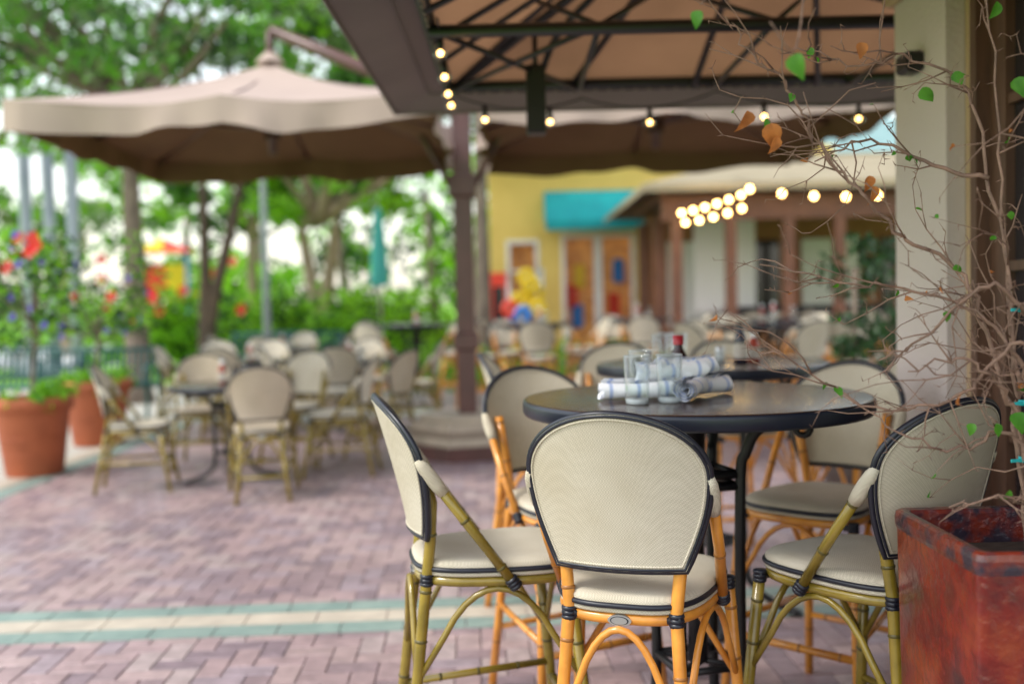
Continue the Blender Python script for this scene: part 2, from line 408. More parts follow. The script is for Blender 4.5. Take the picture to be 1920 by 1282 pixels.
bottle(.93, 4.05, TZ, (.02, .02, .04), (.02, .02, .02)); bottle(1.0, 4.12, TZ, (.4, .05, .02), (.8, .8, .8), h=.12)
sh = MB()
sh.lathe([(.0001, 0), (.02, 0), (.018, .05), (.0001, .052)], n=14, m=0); sh.lathe([(.019, .05), (.017, .066), (.0001, .07)], n=14, m=1)
sh.obj('salt_shaker', [GBASE, BADGE], (.86, 4.12, TZ))

# ------------------------------------------------------------ glazed planter with bougainvillea
GL = mat('red_glaze', (.24, .040, .010), (.045, .008, .010), scale=9, rough=.22, coat=.35, bump=1.0, bscale=30, detail=12, lo=.36, hi=.70, bdist=.008, c3=(.17, .013, .007), var=3.0)
GLR = mat('rim_glaze', (.16, .020, .010), (.03, .022, .035), scale=24, rough=.22, coat=.4, bump=.7, bscale=40, lo=.4, hi=.6)
pl = MB()
def sq(cx, cy, h_, z, rr=.03, n=5):
    out = []
    for qx, qy, a0 in ((1, 1, 0), (-1, 1, 90), (-1, -1, 180), (1, -1, 270)):
        for i in range(n):
            a = math.radians(a0+90*i/(n-1)); out.append((cx+qx*(h_-rr)+rr*math.cos(a), cy+qy*(h_-rr)+rr*math.sin(a), z))
    return out
secs = [(.170, 0, 0), (.178, .01, 0), (.192, .84, 0), (.195, .850, 1), (.196, .866, 1), (.194, .878, 1), (.188, .882, 1), (.174, .880, 1), (.168, .872, 1), (.164, .80, 1)]
for i in range(len(secs)-1):
    a = sq(0, 0, secs[i][0], secs[i][1], rr=.016); b_ = sq(0, 0, secs[i+1][0], secs[i+1][1], rr=.016); n = len(a)
    pl.add(a+b_, [(k, (k+1) % n, n+(k+1) % n, n+k) for k in range(n)], secs[i+1][2], True)
a = sq(0, 0, .166, .81); pl.add(a, [tuple(range(len(a)))], 2)
pl.obj('glazed_square_planter', [GL, GLR, SOIL], (1.0, 1.915, .008))

TWIG = mat('bougainvillea_stem', (.30, .18, .13), (.18, .11, .08), scale=30, rough=.7, bump=.3, bscale=200)
DRY = mat('dry_leaf', (.65, .24, .06), (.42, .15, .04), scale=40, rough=.7, trans=.3)
LFB = mat('fresh_leaf', (.12, .38, .03), (.06, .25, .02), scale=30, rough=.4, trans=.45)
TIE = mat('plant_tie', (.02, .45, .47), rough=.5)
bg = MB(); rb = random.Random(21)
def heart(p, d, n, s, m):
    d = V(d).normalized(); n = V(n); n = (n-d*n.dot(d)).normalized(); sd = d.cross(n)
    rows = [(0, .0), (.08, .22), (.25, .38), (.45, .40), (.68, .27), (.88, .10), (1.0, 0)]
    curl = rb.uniform(.1, .5); fold = rb.uniform(.2, .7)
    if m == 2: curl, fold = rb.uniform(.4, .8), rb.uniform(.6, 1.0)
    vs = []
    for (t, hw) in rows:
        c = V(p)+d*s*t-n*s*curl*t*t+sd*s*.06*math.sin(t*5)
        vs += [c-sd*hw*s+n*hw*s*fold, c, c+sd*hw*s*.9+n*hw*s*fold]
    fs = []
    for i in range(len(rows)-1):
        for k in (0, 1): fs.append((i*3+k, i*3+k+1, (i+1)*3+k+1, (i+1)*3+k))
    bg.add(vs, fs, m, True)
def rv(s=1): return V((rb.gauss(0, s), rb.gauss(0, s), rb.gauss(0, s)))
def twig(p, d, L_, r, depth):
    pts = [V(p)]; d = V(d).normalized(); n = max(3, int(L_/.045))
    for i in range(n):
        d = (d+rv(.28)+V((-.04, 0, -.02))).normalized(); pts.append(pts[-1]+d*L_/n)
        if rb.random() < .55:
            t = (rv()).normalized(); bg.tube([pts[-1], pts[-1]+t*.012], [.0012, .0002], 0, 4)
        if rb.random() < .035: heart(pts[-1], rv()+V((0, 0, -.6)), rv(), rb.uniform(.009, .018), 1 if rb.random() < .7 else 2)
        if depth and rb.random() < .42: twig(pts[-1], d+rv(.7), L_*rb.uniform(.3, .6), r*.6, depth-1)
    bg.tube(pts, [r, r*.35], 0, 5)
branches = [
 [(1.0, 1.92, .82), (.975, 1.93, 1.08), (.93, 1.95, 1.26), (.88, 1.96, 1.395), (.77, 1.97, 1.46), (.69, 1.95, 1.535), (.62, 1.96, 1.62), (.575, 1.95, 1.695), (.535, 1.94, 1.76), (.475, 1.94, 1.81), (.42, 1.92, 1.88)],
 [(1.02, 1.94, .82), (1.0, 1.97, 1.1), (.985, 1.98, 1.395), (.955, 1.99, 1.57), (.92, 2.0, 1.735), (.81, 2.0, 1.815), (.70, 1.98, 1.80), (.57, 1.97, 1.83)],
 [(1.0, 1.92, .82), (.99, 1.90, 1.05), (.98, 1.9, 1.185), (.91, 1.9, 1.29), (.775, 1.92, 1.355), (.67, 1.95, 1.37), (.50, 2.0, 1.41)],
 [(1.03, 1.9, .82), (1.0, 1.86, 1.15), (.96, 1.86, 1.25), (.89, 1.87, 1.19), (.83, 1.88, 1.145), (.71, 1.93, 1.125), (.565, 1.97, 1.205), (.45, 2.0, 1.31)],
 [(1.01, 1.95, .82), (.995, 1.95, 1.08), (.965, 1.94, 1.395), (.94, 1.92, 1.65), (.905, 1.9, 1.93)],
 [(1.0, 1.9, .82), (.985, 1.88, .98), (.94, 1.87, 1.08), (.86, 1.88, 1.05), (.76, 1.9, 1.07), (.64, 1.92, 1.15)],
 [(1.0, 1.88, .82), (.97, 1.84, .93), (.90, 1.8, .97), (.79, 1.8, .955)],
 [(1.02, 1.9, .82), (1.03, 1.86, 1.2), (1.0, 1.84, 1.5), (.97, 1.82, 1.8), (.96, 1.8, 2.0)],
 [(.955, 1.99, 1.57), (.86, 2.02, 1.60), (.74, 2.04, 1.66), (.63, 2.06, 1.62)],
 [(.98, 1.9, 1.3), (.90, 1.88, 1.36), (.80, 1.9, 1.27), (.70, 1.9, 1.22)],
 [(.97, 1.9, 1.1), (.91, 1.86, 1.17), (.84, 1.85, 1.22), (.74, 1.86, 1.20)],
]
for B in branches:
    P = catmull(B, 6)
    for i in range(1, len(P)-1): P[i] = P[i]+rv(.004)
    bg.tube(P, [.0052, .0014], 0, 7)
    for i in range(6, len(P)-1, 1):
        if P[i].z < .92: continue
        t = rv().normalized(); bg.tube([P[i], P[i]+t*.014], [.0013, .0002], 0, 4)
        if rb.random() < .46: twig(P[i], (P[i+1]-P[i]).normalized()+rv(.8), rb.uniform(.07, .24), .0020, 1)
        if rb.random() < .03: heart(P[i], rv()+V((0, 0, -.5)), V((0, -1, .3))+rv(.4), rb.uniform(.015, .025), 1)
for (x, y, z, s) in [(.45, 1.55, 1.72, .042), (.33, 1.7, 1.83, .03), (.82, 1.98, 1.75, .036), (.885, 1.98, 1.78, .03), (.97, 1.9, 1.75, .04), (.95, 1.85, 1.12, .042),
                     (.90, 1.85, 1.10, .028), (.86, 1.85, 1.10, .024), (.90, 1.8, .985, .024), (.60, 1.97, 1.83, .022), (.93, 1.9, 1.89, .034), (.87, 1.95, 1.4, .020)]:
    heart((x, y, z), V((rb.uniform(-.6, .6), 0, -1)), V((rb.uniform(-1.2, 1.2), -1, .2)), s, 1)
for (x, z, s) in [(.51, 1.68, .050), (.465, 1.705, .040), (.705, 1.555, .036), (.69, 1.83, .03), (.52, 1.655, .035), (.70, 1.575, .03)]:
    heart((x, 1.94, z), V((rb.uniform(-.3, .3), 0, -1)), V((rb.uniform(-.9, .9), -1, 0)), s, 2)
bg.tube(catmull([(.62, 1.9, 2.05), (.53, 1.75, 1.93), (.45, 1.56, 1.73), (.40, 1.52, 1.76)], 6), [.003, .0012], 0, 5)
bg.tube(catmull([(.62, 1.9, 2.05), (.45, 1.8, 1.95), (.33, 1.7, 1.84)], 6), [.003, .0012], 0, 5)
for z in (1.02, 1.13, 1.31): bg.tube([(.985, 1.915, z-.005), (.985, 1.915, z+.005)], .010, 3, 8); bg.box((.968, 1.905, z), (.03, .002, .006), 3, rz=.3)
bg.obj('bougainvillea_vine', [TWIG, LFB, DRY, TIE])

# ------------------------------------------------------------ building on the right
STUC = mat('cream_stucco', (.62, .55, .52), (.56, .49, .46), scale=3, rough=.85, bump=.5, bscale=60, var=1.5)
STUC2 = mat('tan_stucco', (.50, .36, .22), (.44, .31, .19), scale=3, rough=.85, bump=.5, bscale=60)
BRN = mat('brown_frame', (.12, .058, .035), (.08, .04, .025), scale=5, rough=.45, stretch=(6, 6, 1))
DGL = mat('dark_window', (.02, .016, .02), rough=.04, coat=.6)
bd = MB()
bd.box((1.64, 3.41, 1.6), (.48, .42, 3.2), 0, bev=.008)
bd.box((1.64, 3.41, .09), (.53, .47, .18), 1, bev=.01)
bd.box((1.64, 3.41, 2.42), (.54, .48, .10), 1, bev=.012)
bd.box((1.76, 3.17, 1.6), (.60, .055, 3.2), 1)
bd.box((1.99, 1.0, 1.6), (1.0, .6, 3.2), 0, bev=.008)
bd.box((1.68, 2.2, 2.85), (.34, 1.86, .7), 1)
X = 1.53
for (y0, y1) in ((1.35, 2.22), (2.25, 3.12)):
    yc, wd = (y0+y1)/2, y1-y0
    for yy in (y0+.05, y1-.05): bd.box((X, yy, 1.25), (.06, .10, 2.44), 2, bev=.004)
    for z, hh in ((.20, .34), (2.42, .12)): bd.box((X, yc, z), (.055, wd-.2, hh), 2, bev=.004)
    for z in (.90, 1.42, 1.92): bd.box((X, yc, z), (.045, wd-.2, .03), 2)
    for yy in (yc-.17, yc+.17): bd.box((X, yy, 1.3), (.043, .024, 2.1), 2)
    bd.box((X+.005, yc, 1.3), (.012, wd-.2, 2.2), 3)
bd.box((X-.02, 3.135, 1.27), (.11, .04, 2.54), 2); bd.box((X-.02, 1.325, 1.27), (.11, .04, 2.54), 2)
bd.box((1.37, 3.41, 2.12), (.06, .09, .07), 4, bev=.01)
bd.obj('restaurant_building', [STUC, STUC2, BRN, DGL, IRON])

# ------------------------------------------------------------ big patio awning
AWN = mat('awning_canvas', (.31, .165, .085), (.26, .135, .07), scale=2, rough=.85, trans=.34, bump=.1, bscale=200, var=1.2)
AWG = mat('awning_flare', (.16, .13, .118), (.135, .11, .10), scale=2, rough=.85, trans=.03, bump=.1, bscale=150)
aw = MB(); zr = 2.40; x0, x1, y0, y1 = -.28, 2.3, 1.7, 4.84
fx, fy, fz = .30, .38, .07
ridge = 3.0; rx = 1.0
c = [(x0, y0, zr), (x1, y0, zr), (x1, y1, zr), (x0, y1, zr)]
rA, rB = (rx, 2.7, ridge), (rx, 3.5, ridge)
def sheet(a, b, c_, d, m, n=8):
    a, b, c_, d = map(V, (a, b, c_, d)); vs = []
    for i in range(n+1):
        for j in range(n+1):
            u, v = i/n, j/n; vs.append(a.lerp(b, u).lerp(d.lerp(c_, u), v)-V((0, 0, .025*math.sin(math.pi*u*4)**2*math.sin(math.pi*v))))
    aw.add(vs, [(i*(n+1)+j, (i+1)*(n+1)+j, (i+1)*(n+1)+j+1, i*(n+1)+j+1) for i in range(n) for j in range(n)], m, True)
sheet(c[3], c[2], rB, rB, 0, 24); sheet(c[0], c[3], rB, rA, 0, 24); sheet(c[1], c[2], rB, rA, 0, 16); sheet(c[0], c[1], rA, rA, 0, 16)
o = [(x0-fx, y0-fy, zr-fz), (x1+fx, y0-fy, zr-fz), (x1+fx, y1+fy, zr-fz), (x0-fx, y1+fy, zr-fz)]
for i in (0, 1, 2, 3):
    j = (i+1) % 4
    aw.add([V(c[i])+V((0, 0, .022)), V(c[j])+V((0, 0, .022)), o[j], o[i]], [(0, 1, 2, 3)], 1)
    for q in (.35,):
        aw.tube([V(c[i]).lerp(V(o[i]), q), V(c[j]).lerp(V(o[j]), q)], .004, 1, 4)
    aw.tube([o[i], o[j]], .008, 1, 6)
    aw.tube([V(c[i])-V((0, 0, .02)), V(c[j])-V((0, 0, .02))], .028, 2, 6)
    for k in range(40):
        p = V(c[i]).lerp(V(c[j]), k/40); aw.tube([p+V((0, 0, .014)), p+V((.0, .0, -.052))], .006, 3, 5)
ds = .045
def bar(a, b, r=.016): aw.tube([V(a)-V((0, 0, ds)), V(b)-V((0, 0, ds))], r, 2, 6)
for X_ in (x0, .3, .9, 1.5, 2.1): bar((X_, y1, zr), (rx+(X_-rx)*.15, rB[1], ridge))
for Y_ in (4.25, 3.9, 3.5, 3.0, 2.4): bar((x0, Y_, zr), (rx, min(Y_, 3.5), ridge), .013)
bar((x0, 3.72, zr-.01), (x1, 3.72, zr-.01), .026)
bar((x0, 3.0, zr-.01), (x1, 3.0, zr-.01), .022)
bar(c[3], rB, .022); bar(c[2], rB, .022)
bar((x0+.64, y1-.67, zr+.30), (x1-.6, y1-.67, zr+.30), .015)
for X_ in (.35, 1.0, 1.65):
    bar((X_, y1, zr), (X_, 3.72, zr), .013); bar((X_, 3.72, zr), (X_+.3, 4.2, zr+.27), .011); bar((X_, 3.72, zr), (X_-.3, 4.2, zr+.27), .011)
bar((x0, y1, zr), (.35, 3.72, zr), .013); bar((x0, 3.72, zr), (.35, y1, zr), .013)
aw.tube(catmull([(.15, 4.6, zr-.05), (.23, 4.4, zr+.10), (.42, 4.2, zr+.25)], 6), .016, 2, 6)
aw.box((.13, 4.45, zr-.17), (.085, .11, .30), 2, bev=.01)
aw.tube([(.13, 4.45, zr-.06), (.13, 4.45, zr+.15)], .012, 2, 6)
aw.obj('patio_awning', [AWN, AWG, IRON, mat('lacing', (.30, .25, .20), rough=.8)])

# ------------------------------------------------------------ string lights
BUL = mat('lit_bulb', (1, .8, .5), emit=(1, .56, .17), estr=11)
BULF = mat('lit_bulb_far', (1, .8, .5), emit=(1, .60, .18), estr=32)
def strings(name, anchors, nb, sag, bm, br, drop=.06):
    b = MB()
    for i in range(len(anchors)-1):
        A, B = V(anchors[i]), V(anchors[i+1]); n = 16
        pts = [A.lerp(B, k/n)-V((0, 0, sag*4*(k/n)*(1-k/n))) for k in range(n+1)]
        b.tube(pts, .0045, 0, 5)
        for k in range(nb[i]):
            t = (k+.5)/nb[i]; p = A.lerp(B, t)-V((0, 0, sag*4*t*(1-t)))
            b.tube([p, p-V((0, 0, drop*.6)), p-V((0, 0, drop))], [.010, .014, .012], 0, 8)
            q = p-V((0, 0, drop+br*.8))
            b.lathe([(.0001, br*1.1), (br*.5, br*.85), (br*.95, br*.25), (br*.95, -.25*br), (br*.6, -.8*br), (.0001, -br)], q, 12, 1)
            if bm is BUL: b.lathe([(.006, br*1.8), (br*1.4, br*1.1), (br*2.3, 0), (br*1.9, -br*1.4), (.0001, -br*2.3)], q, 14, 2)
    b.obj(name, [IRON, bm, GLASS])
strings('string_lights', [(-.24, 3.6, 2.36), (-.26, 4.82, 2.34)], [4], .03, BUL, .0125)
strings('string_lights', [(-.26, 4.82, 2.34), (.36, 4.78, 2.30), (1.0, 4.78, 2.32), (1.9, 4.78, 2.28)], [2, 1, 2], .06, BUL, .0125)
strings('string_lights', [(2.2, 13.2, 2.52), (3.05, 12.8, 2.74)], [6], .03, BULF, .029)
strings('string_lights', [(2.25, 13.3, 2.40), (3.1, 12.9, 2.58)], [5], .03, BULF, .029)
strings('string_lights', [(2.9, 12.9, 2.84), (5.0, 13.0, 2.70)], [5], .08, BULF, .032)

# ------------------------------------------------------------ umbrellas
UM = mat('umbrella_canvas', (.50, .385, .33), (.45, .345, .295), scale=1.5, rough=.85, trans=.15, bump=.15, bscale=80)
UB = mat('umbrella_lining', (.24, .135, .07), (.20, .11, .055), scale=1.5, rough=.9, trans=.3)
MAST = mat('mast_paint', (.12, .052, .045), (.09, .042, .036), scale=6, rough=.32)
def umbrella(name, cx, cy, hw, ze, zp, seed):
    b = MB(); rr = random.Random(seed); n = 128; K = 14
    def edge(k):
        a = 2*math.pi*k/n; c_, s_ = math.cos(a), math.sin(a); q = 1/max(abs(c_), abs(s_)); return c_*q, s_*q, a
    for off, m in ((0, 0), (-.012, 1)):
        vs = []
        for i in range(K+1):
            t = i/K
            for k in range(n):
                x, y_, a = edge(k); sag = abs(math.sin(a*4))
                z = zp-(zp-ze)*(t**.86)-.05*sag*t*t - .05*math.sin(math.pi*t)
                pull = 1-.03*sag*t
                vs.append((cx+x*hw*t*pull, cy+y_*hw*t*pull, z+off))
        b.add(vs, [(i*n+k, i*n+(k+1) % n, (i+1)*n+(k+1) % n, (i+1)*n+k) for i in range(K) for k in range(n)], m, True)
    ph = [rr.uniform(0, 6) for _ in range(5)]
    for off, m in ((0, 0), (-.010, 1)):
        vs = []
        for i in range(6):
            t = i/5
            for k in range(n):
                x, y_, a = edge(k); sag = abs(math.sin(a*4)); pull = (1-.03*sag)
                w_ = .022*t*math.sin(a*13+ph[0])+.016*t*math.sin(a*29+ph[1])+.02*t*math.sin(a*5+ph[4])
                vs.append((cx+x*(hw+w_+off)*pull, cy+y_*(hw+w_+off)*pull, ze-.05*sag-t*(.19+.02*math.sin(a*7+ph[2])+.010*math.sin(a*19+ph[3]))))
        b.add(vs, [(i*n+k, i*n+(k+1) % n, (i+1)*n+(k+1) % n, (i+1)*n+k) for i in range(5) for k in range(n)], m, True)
    hub = V((cx, cy, zp-.55))
    for k in range(8):
        a = k*math.pi/4; c_, s_ = math.cos(a), math.sin(a); q = 1/max(abs(c_), abs(s_))
        e = V((cx+c_*q*hw*.985, cy+s_*q*hw*.985, ze-.03)); tp = V((cx, cy, zp-.08))
        md = tp.lerp(e, .5)-V((0, 0, .03)); b.tube([tp, md, e], .016, 2, 6); b.tube([hub, md], .013, 2, 6)
    b.tube([(cx, cy, zp-.75), (cx, cy, zp+.1)], .035, 2, 10); b.lathe([(.07, 0), (.07, .1), (.0001, .1)], (cx, cy, zp-.62), 12, 2)
    b.lathe([(.12, 0), (.05, .08), (.0001, .1)], (cx, cy, zp-.01), 12, 0)
    return b.obj(name, [UM, UB, MAST])
umbrella('cantilever_umbrella', -1.93, 8.25, 1.47, 2.78, 3.34, 1)
umbrella('cantilever_umbrella', 1.22, 8.25, 1.45, 2.78, 3.32, 5)
ms = MB()
mx_, my_ = -.40, 8.75
ms.box((mx_, my_, 1.7), (.165, .165, 3.1), 0, bev=.015)
ms.box((mx_, my_, 1.0), (.22, .22, .16), 0, bev=.02)
ms.box((mx_, my_, 2.35), (.24, .24, .20), 0, bev=.02)
ms.tube([(mx_, my_, 2.5), (mx_-.05, my_-.03, 3.05), (-1.93, 8.25, 3.60)], [.07, .07, .05], 0, 4)
ms.tube([(mx_, my_, 2.5), (mx_+.05, my_-.03, 3.05), (1.22, 8.25, 3.55)], [.07, .07, .05], 0, 4)
ms.tube([(mx_-.02, my_, 2.2), (mx_-.5, my_-.1, 3.1)], .03, 0, 6); ms.tube([(mx_+.02, my_, 2.2), (mx_+.5, my_-.1, 3.1)], .03, 0, 6)
ms.tube([(-1.93, 8.25, 3.60), (-1.93, 8.25, 3.34)], .03, 0, 8); ms.tube([(1.22, 8.25, 3.55), (1.22, 8.25, 3.3)], .03, 0, 8)
ms.tube([(mx_+.1, my_-.09, 1.15), (mx_+.16, my_-.14, 1.1), (mx_+.16, my_-.2, 1.1)], .014, 0, 6)
def ngon(r, z0_, z1_, m, n=6, a0=.26):
    vs = [(mx_+r*math.cos(a0+2*math.pi*k/n), my_+r*math.sin(a0+2*math.pi*k/n), z) for z in (z0_, z1_) for k in range(n)]
    ms.add(vs, [(k, (k+1) % n, n+(k+1) % n, n+k) for k in range(n)]+[tuple(n+k for k in range(n)), tuple(range(n-1, -1, -1))], m)
ngon(.56, .01, .13, 0); ngon(.53, .132, .20, 1); ngon(.51, .204, .25, 2); ngon(.52, .254, .32, 1); ngon(.44, .324, .37, 1)
ms.obj('umbrella_mast', [MAST, mat('base_slab', (.52, .43, .33), (.42, .35, .27), scale=8, rough=.8, bump=.3), mat('base_slab_dark', (.26, .20, .15), rough=.8)])

# ------------------------------------------------------------ dining groups
def clutter(x, y, z, s):
    rr = random.Random(s)
    bottle(x+rr.uniform(-.1, .1), y+rr.uniform(-.1, .1), z, (.35, .02, .01), (.8, .8, .8), h=.18)
    bottle(x+rr.uniform(-.15, .15), y+rr.uniform(-.1, .1), z, (.02, .012, .01), (.05, .03, .02), h=.14)
    tumbler(x+.15, y-.05, z)
groups = [((-2.18, 7.65), [(-2.80, 7.40, -82, DC), (-1.78, 7.00, 12, DCT), (-1.38, 7.85, 86, DC), (-2.65, 8.45, 198, DCT), (-1.85, 8.5, 170, DC), (-1.15, 8.7, 60, DCT)]),
          ((-2.9, 11.0), [(-3.6, 10.9, -90, DC), (-3.0, 10.3, 5, DC), (-2.2, 11.2, 95, DC), (-2.9, 11.8, 180, DC), (-3.5, 11.9, 200, DC)]),
          ((-1.75, 10.6), [(-1.75, 9.85, 8, DC), (-1.05, 10.7, 85, DC), (-2.35, 10.5, -80, DC), (-1.7, 11.4, 180, DC)]),
          ((-3.3, 14.2), [(-3.3, 13.4, 0, DC), (-4.0, 14.2, -90, DC), (-2.6, 14.3, 80, DC), (-3.2, 15, 180, DC)])]
for (tx, ty), chs in groups:
    put('dining_table', DT, (tx, ty, .008), R.random()); clutter(tx, ty, .758, int(tx*10))
    for x, y, a, me in chs: put('dining_chair', me, (x, y, .008), rad(a+R.uniform(-5, 5)), 1.08)
for tx, ty in ((.25, 11.9), (-1.25, 13.0), (2.35, 9.6), (3.2, 11.9), (1.7, 13.4), (3.9, 9.4)):
    put('bar_table', TB, (tx, ty, .008), R.random()); a0 = R.random()*6
    clutter(tx, ty, TZ, int(tx*10))
    for k in range(4):
        a = a0+k*math.pi/2+R.uniform(-.2, .2); d = .66+R.uniform(-.05, .08)
        put('bar_chair', CH_O, (tx+d*math.cos(a), ty+d*math.sin(a), .008), a+math.pi/2+R.uniform(-.2, .2))
for k in range(7): put('bar_chair', CH_O, (2.95+k*.42, 14.2, .008), R.uniform(-.15, .15))

# ------------------------------------------------------------ potted plants (left)
def pot(b, r, h, m=0, ms_=1):
    b.lathe([(.0001, 0), (r*.68, 0), (r*.72, .02), (r*.92, h*.82), (r*.93, h*.83), (r*1.02, h*.84), (r*1.03, h*.98), (r, h), (r*.88, h), (r*.85, h*.9)], n=36, m=m)
    b.lathe([(r*.87, h*.9), (.0001, h*.92)], n=24, m=ms_)
    for q in (.35, .6): b.tube([((r*(.68+.25*q)+.004)*math.cos(t*.2618), (r*(.68+.25*q)+.004)*math.sin(t*.2618), h*.83*q) for t in range(24)], .008, m, 5, closed=True)
def flower(b, p, s, m):
    for k in range(5):
        a = k*1.2566; d = V((math.cos(a), math.sin(a)*.4-.3, math.sin(a)))
        n = V((0, -1, 0)); sd = d.cross(n).normalized()
        p_ = V(p); b.add([p_, p_+d*s*.6+sd*s*.35, p_+d*s, p_+d*s*.6-sd*s*.35], [(0, 1, 2, 3)], m)
    b.tube([p, V(p)+V((0, -s*.7, -.1*s))], [.006, .004], m, 5)
def hibiscus(x, y, seed, r=.30, h=.60, ht=1.75, nf=4):
    rr = random.Random(seed); b = MB(); pot(b, r, h)
    tips = []
    b.tube(catmull([(0, 0, h*.85), (.02, .01, .95), (.05, 0, 1.25)], 5), [.022, .014], 2, 7)
    for i in range(16):
        a = rr.random()*6.28; q = rr.uniform(.2, .65); tp = V((q*math.cos(a)+.05, q*math.sin(a), rr.uniform(1.1, ht)))
        b.tube(catmull([(.04, 0, rr.uniform(.95, 1.25)), (tp.x*.5, tp.y*.5, tp.z-.15), tp], 4), [.009, .003], 2, 5); tips.append(tp)
    for t in tips:
        b.clump(t, (.20, .20, .16), 34, .055, [4, 5, 5, 3], rr); b.clump(t*.75+V((0, 0, .3)), (.15, .15, .15), 10, .05, [4, 5], rr)
    for i in range(16):
        a = rr.random()*6.28; b.clump((r*.8*math.cos(a), r*.8*math.sin(a), h+rr.uniform(-.08, .05)), (.12, .12, .10), 22, .045, [3, 3, 4], rr)
    for i in range(nf):
        t = rr.choice(tips); flower(b, t+V((rr.uniform(-.15, .15), -.22, rr.uniform(-.1, .15))), .065, 6)
    for i in range(14):
        t = rr.choice(tips); flower(b, t+V((rr.uniform(-.2, .2), -.2, rr.uniform(-.2, .1))), .038, 7)
    b.obj('potted_hibiscus', [TERRA, SOIL, BARK, LF1, LF2, LF3, FLOW, PURP], (x, y, .01))
hibiscus(-3.95, 8.15, 3, r=.31, h=.64, ht=1.95, nf=5); hibiscus(-4.15, 9.9, 8, r=.33, h=.64, ht=2.0, nf=7)
def topiary(x, y, seed):
    rr = random.Random(seed); b = MB(); pot(b, .24, .42)
    b.tube([(0, 0, .38), (.01, 0, 1.5)], .018, 2, 7)
    for z, q in ((1.50, .23), (1.08, .17), (.68, .22)):
        for k in range(12):
            a = rr.random()*6.28; c_ = rr.uniform(-1, 1); s_ = math.sqrt(1-c_*c_)*q*.7
            b.clump((s_*math.cos(a), s_*math.sin(a), z+c_*q*.7), (.09, .09, .09), 26, .04, [3, 4, 4], rr)
    b.obj('potted_topiary', [mat('dark_pot', (.05, .035, .03), rough=.5), SOIL, BARK, LF3, mat('topiary_leaf', (.02, .06, .015), rough=.5)], (x, y, .008))
topiary(2.2, 6.4, 2); topiary(2.75, 7.2, 5)

# ------------------------------------------------------------ bench
bn = MB()
for i in range(28):
    x = -.95+i*1.9/27
    bn.tube(catmull([(x, .22, .47), (x, -.0+.02, .44), (x, -.22, .45), (x, -.29, .62), (x, -.34, .86)], 4), .014, 0, 5)
for p in ((.22, .47), (-.22, .45), (-.34, .86)): bn.tube([(-.97, p[0], p[1]), (.97, p[0], p[1])], .025, 0, 6)
for x in (-.95, 0, .95):
    bn.tube(catmull([(x, .25, 0), (x, .2, .25), (x, .22, .46), (x, .24, .66), (x, -.1, .70), (x, -.30, .66)], 4), .022, 0, 6); bn.tube(catmull([(x, -.3, 0), (x, -.22, .25), (x, -.22, .45), (x, -.34, .87)], 4), .022, 0, 6)
bme = bn.mesh('park_bench', [mat('green_powder_coat', (.008, .075, .07), rough=.4)])
put('park_bench', bme, (-5.15, 11.6, .005), math.pi); put('park_bench', bme, (-3.9, 17.0, .005), math.pi); put('park_bench', bme, (-7.2, 13.4, .005), math.pi)

# ------------------------------------------------------------ trees
def tree(name, base, th, tr, cc, cr, ncl, nl, ls, leafs, bark, seed, lean=(0, 0), fork=1):
    rr = random.Random(seed); b = MB()
    for f in range(fork):
        ox = (f-(fork-1)/2)*.5
        P = [(0, 0, -.05), (ox*.3+lean[0]*.3, lean[1]*.3, th*.35), (ox+lean[0]*.7, lean[1]*.7, th*.7), (ox*1.6+lean[0], lean[1], th)]
        b.tube(catmull(P, 6), [tr*1.35, tr*1.0, tr*.9]+[tr*(.9-.03*i) for i in range(16)], 0, 12)
    top = V((lean[0], lean[1], th)); ctr = V(cc)-V(base)
    for i in range(ncl):
        d = V((rr.gauss(0, 1), rr.gauss(0, 1), rr.gauss(0, 1))).normalized()*(rr.random()**.4)
        p = ctr+V((d.x*cr[0], d.y*cr[1], d.z*cr[2]))
        if i % 3 == 0:
            b.tube(catmull([top, top.lerp(p, .5)+V((0, 0, rr.uniform(-.3, .5))), p], 5), [tr*.45, tr*.08], 0, 6)
        q = rr.uniform(.45, .95)
        lf = [rr.choice([1, 2, 3]), rr.choice([1, 2]), rr.choice([2, 3])]
        b.clump(p, (q*.9, q*.9, q*.5), nl, ls, lf, rr)
    b.obj(name, [bark]+leafs, base)
tree('oak_tree', (-5.35, 14.2, 0), 4.2, .19, (-5.6, 13.6, 5.4), (3.3, 2.6, 1.7), 56, 90, .10, [LF4, LF2, LF3], BARK, 11)
tree('oak_tree', (-5.9, 19, 0), 4.0, .15, (-4.6, 18.5, 6.4), (3.2, 2.5, 2.2), 40, 110, .13, [LF1, LF4, LF3], BARK_D, 12, lean=(.5, 0), fork=2)
tree('oak_tree', (-4.4, 23, 0), 3.2, .22, (-3.8, 23, 5.4), (3.6, 2.5, 2.9), 40, 110, .16, [LF1, LF1, LF3], BARK_L, 13, fork=2)
tree('oak_tree', (-.45, 16.2, 0), 4.5, .16, (-.5, 16.5, 5.8), (2.6, 2, 1.6), 30, 130, .13, [LF1, LF2, LF3], BARK, 14)
tree('oak_tree', (-11.5, 19, 0), 3.5, .22, (-10.8, 18, 6.0), (3.0, 2.5, 2.6), 40, 80, .14, [LF4, LF1, LF4], BARK, 15)
tree('oak_tree', (-7.0, 27, 0), 3.2, .2, (-6.6, 26, 4.8), (2.6, 2.5, 2.0), 28, 110, .18, [LF1, LF2, LF3], BARK_L, 16)
tree('oak_tree', (-13.5, 30, 0), 2.2, .2, (-13.2, 30, 4.2), (3.4, 2.5, 2.4), 30, 70, .20, [LF1, LF4, LF2], BARK_L, 17)
hd = MB(); rr = random.Random(5)
